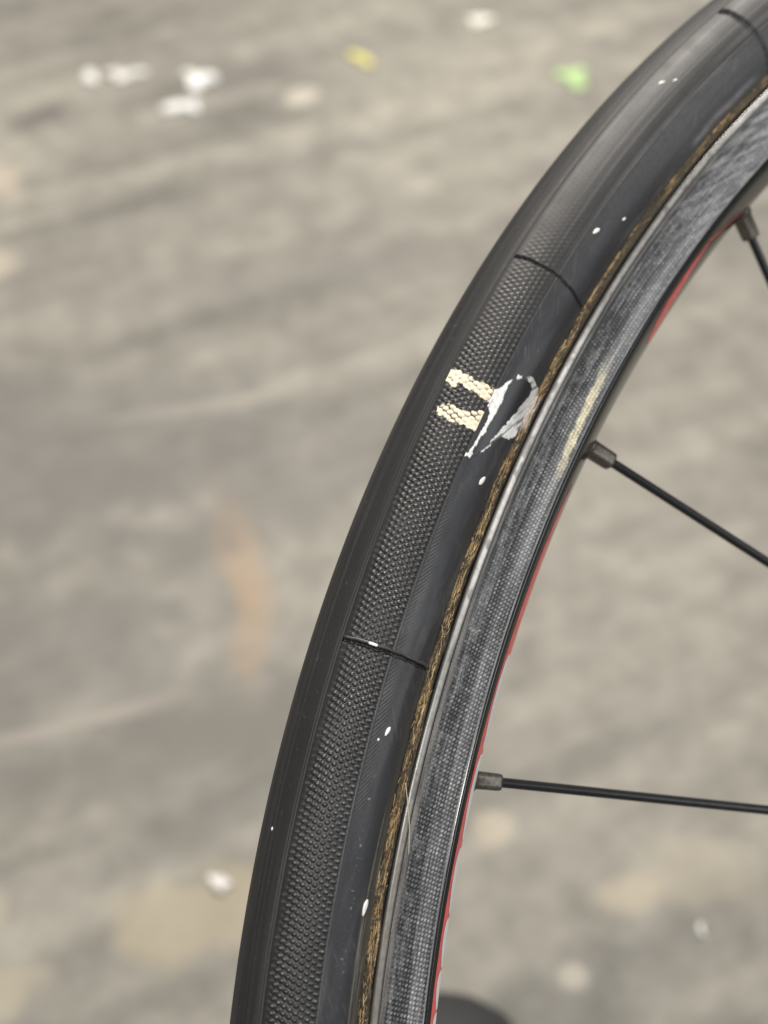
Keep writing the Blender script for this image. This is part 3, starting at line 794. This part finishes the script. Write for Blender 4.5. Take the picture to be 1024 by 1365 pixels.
th = np.linspace(106.3, 114.8, 70)
tin = np.interp(th, [106.3, 108.0, 109.4, 111.0, 113.0, 114.0, 114.8], [5.2, 3.5, 1.75, 1.65, 1.8, 2.6, 3.9])
tw = np.interp(th, [106.3, 108.0, 109.4, 111.0, 112.3, 113.4, 114.2, 114.8], [0.25, 0.30, 0.40, 1.5, 2.5, 3.0, 2.4, 0.5])
decal('red_stripe', th, tin, np.minimum(tin + tw, 5.6), M_red)
th = np.linspace(122.0, 151, 220); u = np.clip((th - 122.0) / 5.0, 0, 1)
tin = np.interp(th, [122, 125, 129, 134, 140, 151], [3.0, 1.9, 1.6, 1.25, 1.05, 1.05])
decal('red_stripe', th, tin, tin + np.interp(th, [122, 124, 127, 130, 151], [0.3, 1.6, 3.6, 4.0, 4.0]), M_red)
for (a0, a1) in ((129.2, 132.9), (133.1, 136.3), (136.6, 139.0), (139.15, 140.9), (141.0, 142.4), (142.5, 144.2), (144.3, 146), (146.1, 148.6)):
    th = np.linspace(a0, a1, 30); u = np.linspace(0, 1, 30)
    tin = 3.7 - 1.5 * np.sin(np.pi * np.clip(u, 0, 1) ** 0.65) ** 0.7
    decal('white_flash', th, tin, np.full(30, 5.6) - 0.5 * (1 - np.sin(np.pi * u) ** 0.5), M_white, 0.03)

# ---- spokes, each with its nipple
def make_spoke(t0, hub_r, hub_y, dth):
    t = math.radians(t0)
    Pa = np.array([295.2 * math.cos(t), 0.0, 295.2 * math.sin(t)])
    h = math.radians(t0 + dth)
    Pb = np.array([hub_r * math.cos(h), hub_y, hub_r * math.sin(h)])
    d = Pb - Pa; L = np.linalg.norm(d); d /= L
    f = np.concatenate([[5.5], np.linspace(6.5, L - 0.5, 14)])
    pts = Pa[None] + d[None] * f[:, None]
    sp = tube_mesh('spoke', pts * MM, 1.0 * MM, 14, M_spoke, None)
    part(sp)
    # nipple: round collar at the rim, square shank, small pale end ring
    ref = np.array([0, 1.0, 0]); u = np.cross(d, ref); u /= np.linalg.norm(u); v = np.cross(d, u)
    prof = [(-1.2, 2.5, 0), (0.35, 2.5, 0), (0.6, 2.1, 0), (0.8, 1.62, 1), (5.5, 1.55, 1), (6.1, 1.45, 1), (6.35, 1.15, 0.5), (6.4, 0.7, 0)]
    nseg = 24; V = []
    a = np.linspace(0, 2 * np.pi, nseg, endpoint=False) + math.radians(8)
    for (x, rr, sq) in prof:
        s = rr * ((1 - sq) + sq * (1.10 / (np.abs(np.cos(a)) ** 6 + np.abs(np.sin(a)) ** 6) ** (1 / 6.0)))
        V.append(Pa[None] + d[None] * x + s[:, None] * (np.cos(a)[:, None] * u + np.sin(a)[:, None] * v))
    V = np.concatenate(V) * MM
    n = len(prof); i = np.arange(n - 1)[:, None]; j = np.arange(nseg)[None]; j2 = (j + 1) % nseg
    F = np.stack([i * nseg + j, i * nseg + j2, (i + 1) * nseg + j2, (i + 1) * nseg + j], -1).reshape(-1, 4)
    mesh_np('nipple', V, F, M_nipple, sp)

for k, t0 in enumerate(spoke_angles()):
    if k == 0: make_spoke(t0, 45, 36, 75)
    elif k == 1: make_spoke(t0, 45, -36, -10)
    elif k == 2: make_spoke(t0, 47, -36, -78)
    else: make_spoke(t0, 45, 36 if k % 2 else -36, (75 if k % 4 < 2 else -75))

# ---- hub (below the frame, carries the spokes)
def lathe_y(name, prof, material, parent, n=48):
    a = np.linspace(0, 2 * np.pi, n, endpoint=False)
    V = np.concatenate([np.stack([r * np.cos(a), np.full(n, y), r * np.sin(a)], 1) for (r, y) in prof]) * MM
    k = len(prof); i = np.arange(k - 1)[:, None]; j = np.arange(n)[None]; j2 = (j + 1) % n
    F = np.stack([i * n + j, i * n + j2, (i + 1) * n + j2, (i + 1) * n + j], -1).reshape(-1, 4)
    return mesh_np(name, V, F, material, parent)
hub = part(lathe_y('hub', [(9, -46), (14, -44), (15, -39), (16, -33), (13, -26), (12, 0), (13, 26), (16, 33), (15, 39), (14, 44), (9, 46)], M_hub, None))
for yy in (-36, 36):
    lathe_y('flange', [(14, yy - 2.2), (40, yy - 2.0), (49, yy - 1.6), (50, yy), (49, yy + 1.6), (40, yy + 2.0), (14, yy + 2.2)], M_hub, hub)
lathe_y('axle', [(0.1, -62), (4.5, -61.5), (5, -60), (5, 60), (4.5, 61.5), (0.1, 62)], M_steel, hub, 24)

# ------------------------------------------------------------------ small litter on the floor
def flake(label, x, y, rx, ry, rz, h, col, rough=0.5, seed=0, cat='fleck', lobes=0.5, group=None):
    n = 22; rings = 5
    a = np.linspace(0, 2 * np.pi, n, endpoint=False)
    g = np.random.default_rng(seed)
    w = 1 + lobes * (g.random() * np.sin(2 * a + g.random() * 6) + g.random() * np.sin(3 * a + g.random() * 6) + 0.5 * g.random() * np.sin(5 * a + g.random() * 6))
    V = []
    for k, (s, z) in enumerate([(1.0, 0.0), (1.02, 0.35), (0.85, 0.8), (0.5, 1.0), (0.15, 0.95)]):
        px = np.cos(a) * w * rx * s * 0.85; py = np.sin(a) * w * ry * s * 0.85
        zz = h * z * (1 + 0.25 * np.sin(2 * a + seed))
        V.append(np.stack([px, py, zz + 0.0], 1))
    V = np.concatenate(V)
    i = np.arange(rings - 1)[:, None]; j = np.arange(n)[None]; j2 = (j + 1) % n
    F = np.stack([i * n + j, i * n + j2, (i + 1) * n + j2, (i + 1) * n + j], -1).reshape(-1, 4)
    me = bpy.data.meshes.new('floor_fleck')
    me.from_pydata([tuple(v) for v in V], [], [tuple(f) for f in F] + [tuple(range((rings - 1) * n, rings * n))])
    me.polygons.foreach_set('use_smooth', np.ones(len(me.polygons), bool))
    me.materials.append(plain_mat('fleck_' + str(seed), col, rough, noise_scale=300, var=0.08))
    o = bpy.data.objects.new('floor_fleck', me); COL.objects.link(o)
    o.location = (x, y, 0.0005); o.rotation_euler = (0, 0, math.radians(rz))
    o['label'] = label; o['category'] = cat
    return o

WH = (0.70, 0.70, 0.69)
flake('small round white fleck on floor, left of an elongated white one', 0.237, 1.077, 0.0085, 0.010, 0, 0.004, WH, seed=1)
flake('elongated white fleck on floor between round fleck and large white fleck', 0.261, 1.061, 0.018, 0.009, -35, 0.004, (0.62, 0.61, 0.59), seed=2)
flake('largest bright white fleck on floor, touching a smaller white one', 0.303, 1.013, 0.0135, 0.017, 10, 0.006, WH, seed=3)
flake('white fleck on floor just in front of the largest white fleck', 0.270, 0.984, 0.013, 0.011, 10, 0.005, WH, seed=4)
flake('small yellow fleck on floor between white flecks', 0.432, 0.953, 0.0085, 0.012, 5, 0.003, (0.58, 0.54, 0.16), seed=5)
flake('pale grey fleck on floor beyond the yellow fleck', 0.555, 0.937, 0.010, 0.011, 0, 0.003, (0.72, 0.70, 0.64), seed=6)
flake('bright pale green fleck on floor beside the tyre', 0.549, 0.814, 0.017, 0.014, 0, 0.003, (0.36, 0.52, 0.24), seed=7)
flake('white fleck on floor at edge of a yellowish stain by the tyre', -0.135, 0.378, 0.0050, 0.0062, 40, 0.003, (0.70, 0.68, 0.66), seed=8)
flake('faint pale fleck on floor touching the tyre outline, right of white fleck', -0.110, 0.364, 0.005, 0.004, 0, 0.002, (0.66, 0.62, 0.58), seed=9)

# curled white shaving
a = np.linspace(-1.15, 1.15, 16)
base = np.array([0.025, 0.210, 0.0032])
rt = np.array(RIGHT); gf = np.array([0.64604650, 0.76329805, 0.0])
pts = base[None] + 0.0042 * ((1 - np.cos(a))[:, None] * rt[None] * 1.0 + np.sin(a)[:, None] * gf[None]) + np.array([0, 0, 1]) * 0.0012 * np.cos(a)[:, None]
sh = tube_mesh('curled_shaving', pts, 0.0011 * np.clip(np.cos(a * 1.25), 0.15, 1), 8, M_white_bit, None)
sh['label'] = 'tiny curled white shaving lying on the floor inside the wheel'; sh['category'] = 'shaving'
zmin = min(v.co.z for v in sh.data.vertices)
sh.location.z = 0.0003 - zmin

# ------------------------------------------------------------------ dark shoe whose toe peeks past the rim
def build_shoe():
    root = bpy.data.objects.new('shoe', None); COL.objects.link(root)
    f = np.array([0.64604650, 0.76329805, 0.0]); s = np.array(RIGHT)
    tip = np.array([-0.1072, 0.256, 0.0])
    root.location = tip.tolist()
    L = 0.285
    u = np.concatenate([[0.0, 0.006, 0.02, 0.045], np.linspace(0.08, 0.92, 16), [0.96, 0.985, 1.0]])
    hw = np.interp(u, [0, 0.006, 0.02, 0.045, 0.1, 0.2, 0.32, 0.5, 0.7, 0.9, 0.96, 0.985, 1.0], [0.004, 0.016, 0.028, 0.037, 0.044, 0.050, 0.051, 0.043, 0.036, 0.035, 0.030, 0.022, 0.006])
    hh = np.interp(u, [0, 0.006, 0.02, 0.045, 0.1, 0.2, 0.32, 0.5, 0.62, 0.8, 0.95, 1.0], [0.010, 0.020, 0.029, 0.036, 0.043, 0.050, 0.060, 0.085, 0.098, 0.095, 0.088, 0.050])
    n = 25; V = []
    ang = np.linspace(0, np.pi, n)
    for k in range(len(u)):
        c = np.sign(np.cos(ang)) * np.abs(np.cos(ang)) ** 0.8
        z = 0.018 + (hh[k] - 0.0) * np.sin(ang) ** 0.75
        V.append(-f[None] * (u[k] * L) + s[None] * (c * hw[k])[:, None] + np.array([0, 0, 1.0]) * z[:, None])
    V = np.concatenate(V)
    F = grid_faces(len(u), n)
    mesh_np('upper', V, F, M_shoe, root)
    # sole: extruded outline
    out = [(-u[k] * L, hw[k] + 0.004) for k in range(len(u))] + [(-u[k] * L, -hw[k] - 0.004) for k in range(len(u))][::-1]
    ring = np.array([f * (a + (0.004 if a > -0.001 else 0)) + s * b for a, b in out]); m_ = len(ring)
    V2 = np.concatenate([ring + [0, 0, 0.0003], ring + [0, 0, 0.022]])
    F2 = [tuple(range(m_))[::-1], tuple(range(m_, 2 * m_))] + [(i, (i + 1) % m_, m_ + (i + 1) % m_, m_ + i) for i in range(m_)]
    me = bpy.data.meshes.new('sole'); me.from_pydata([tuple(v) for v in V2], [], F2); me.materials.append(M_sole)
    o = bpy.data.objects.new('sole', me); COL.objects.link(o); o.parent = root
    root['label'] = 'dark rounded shoe toe on the floor, peeking past the rim'
    root['category'] = 'shoe'
build_shoe()
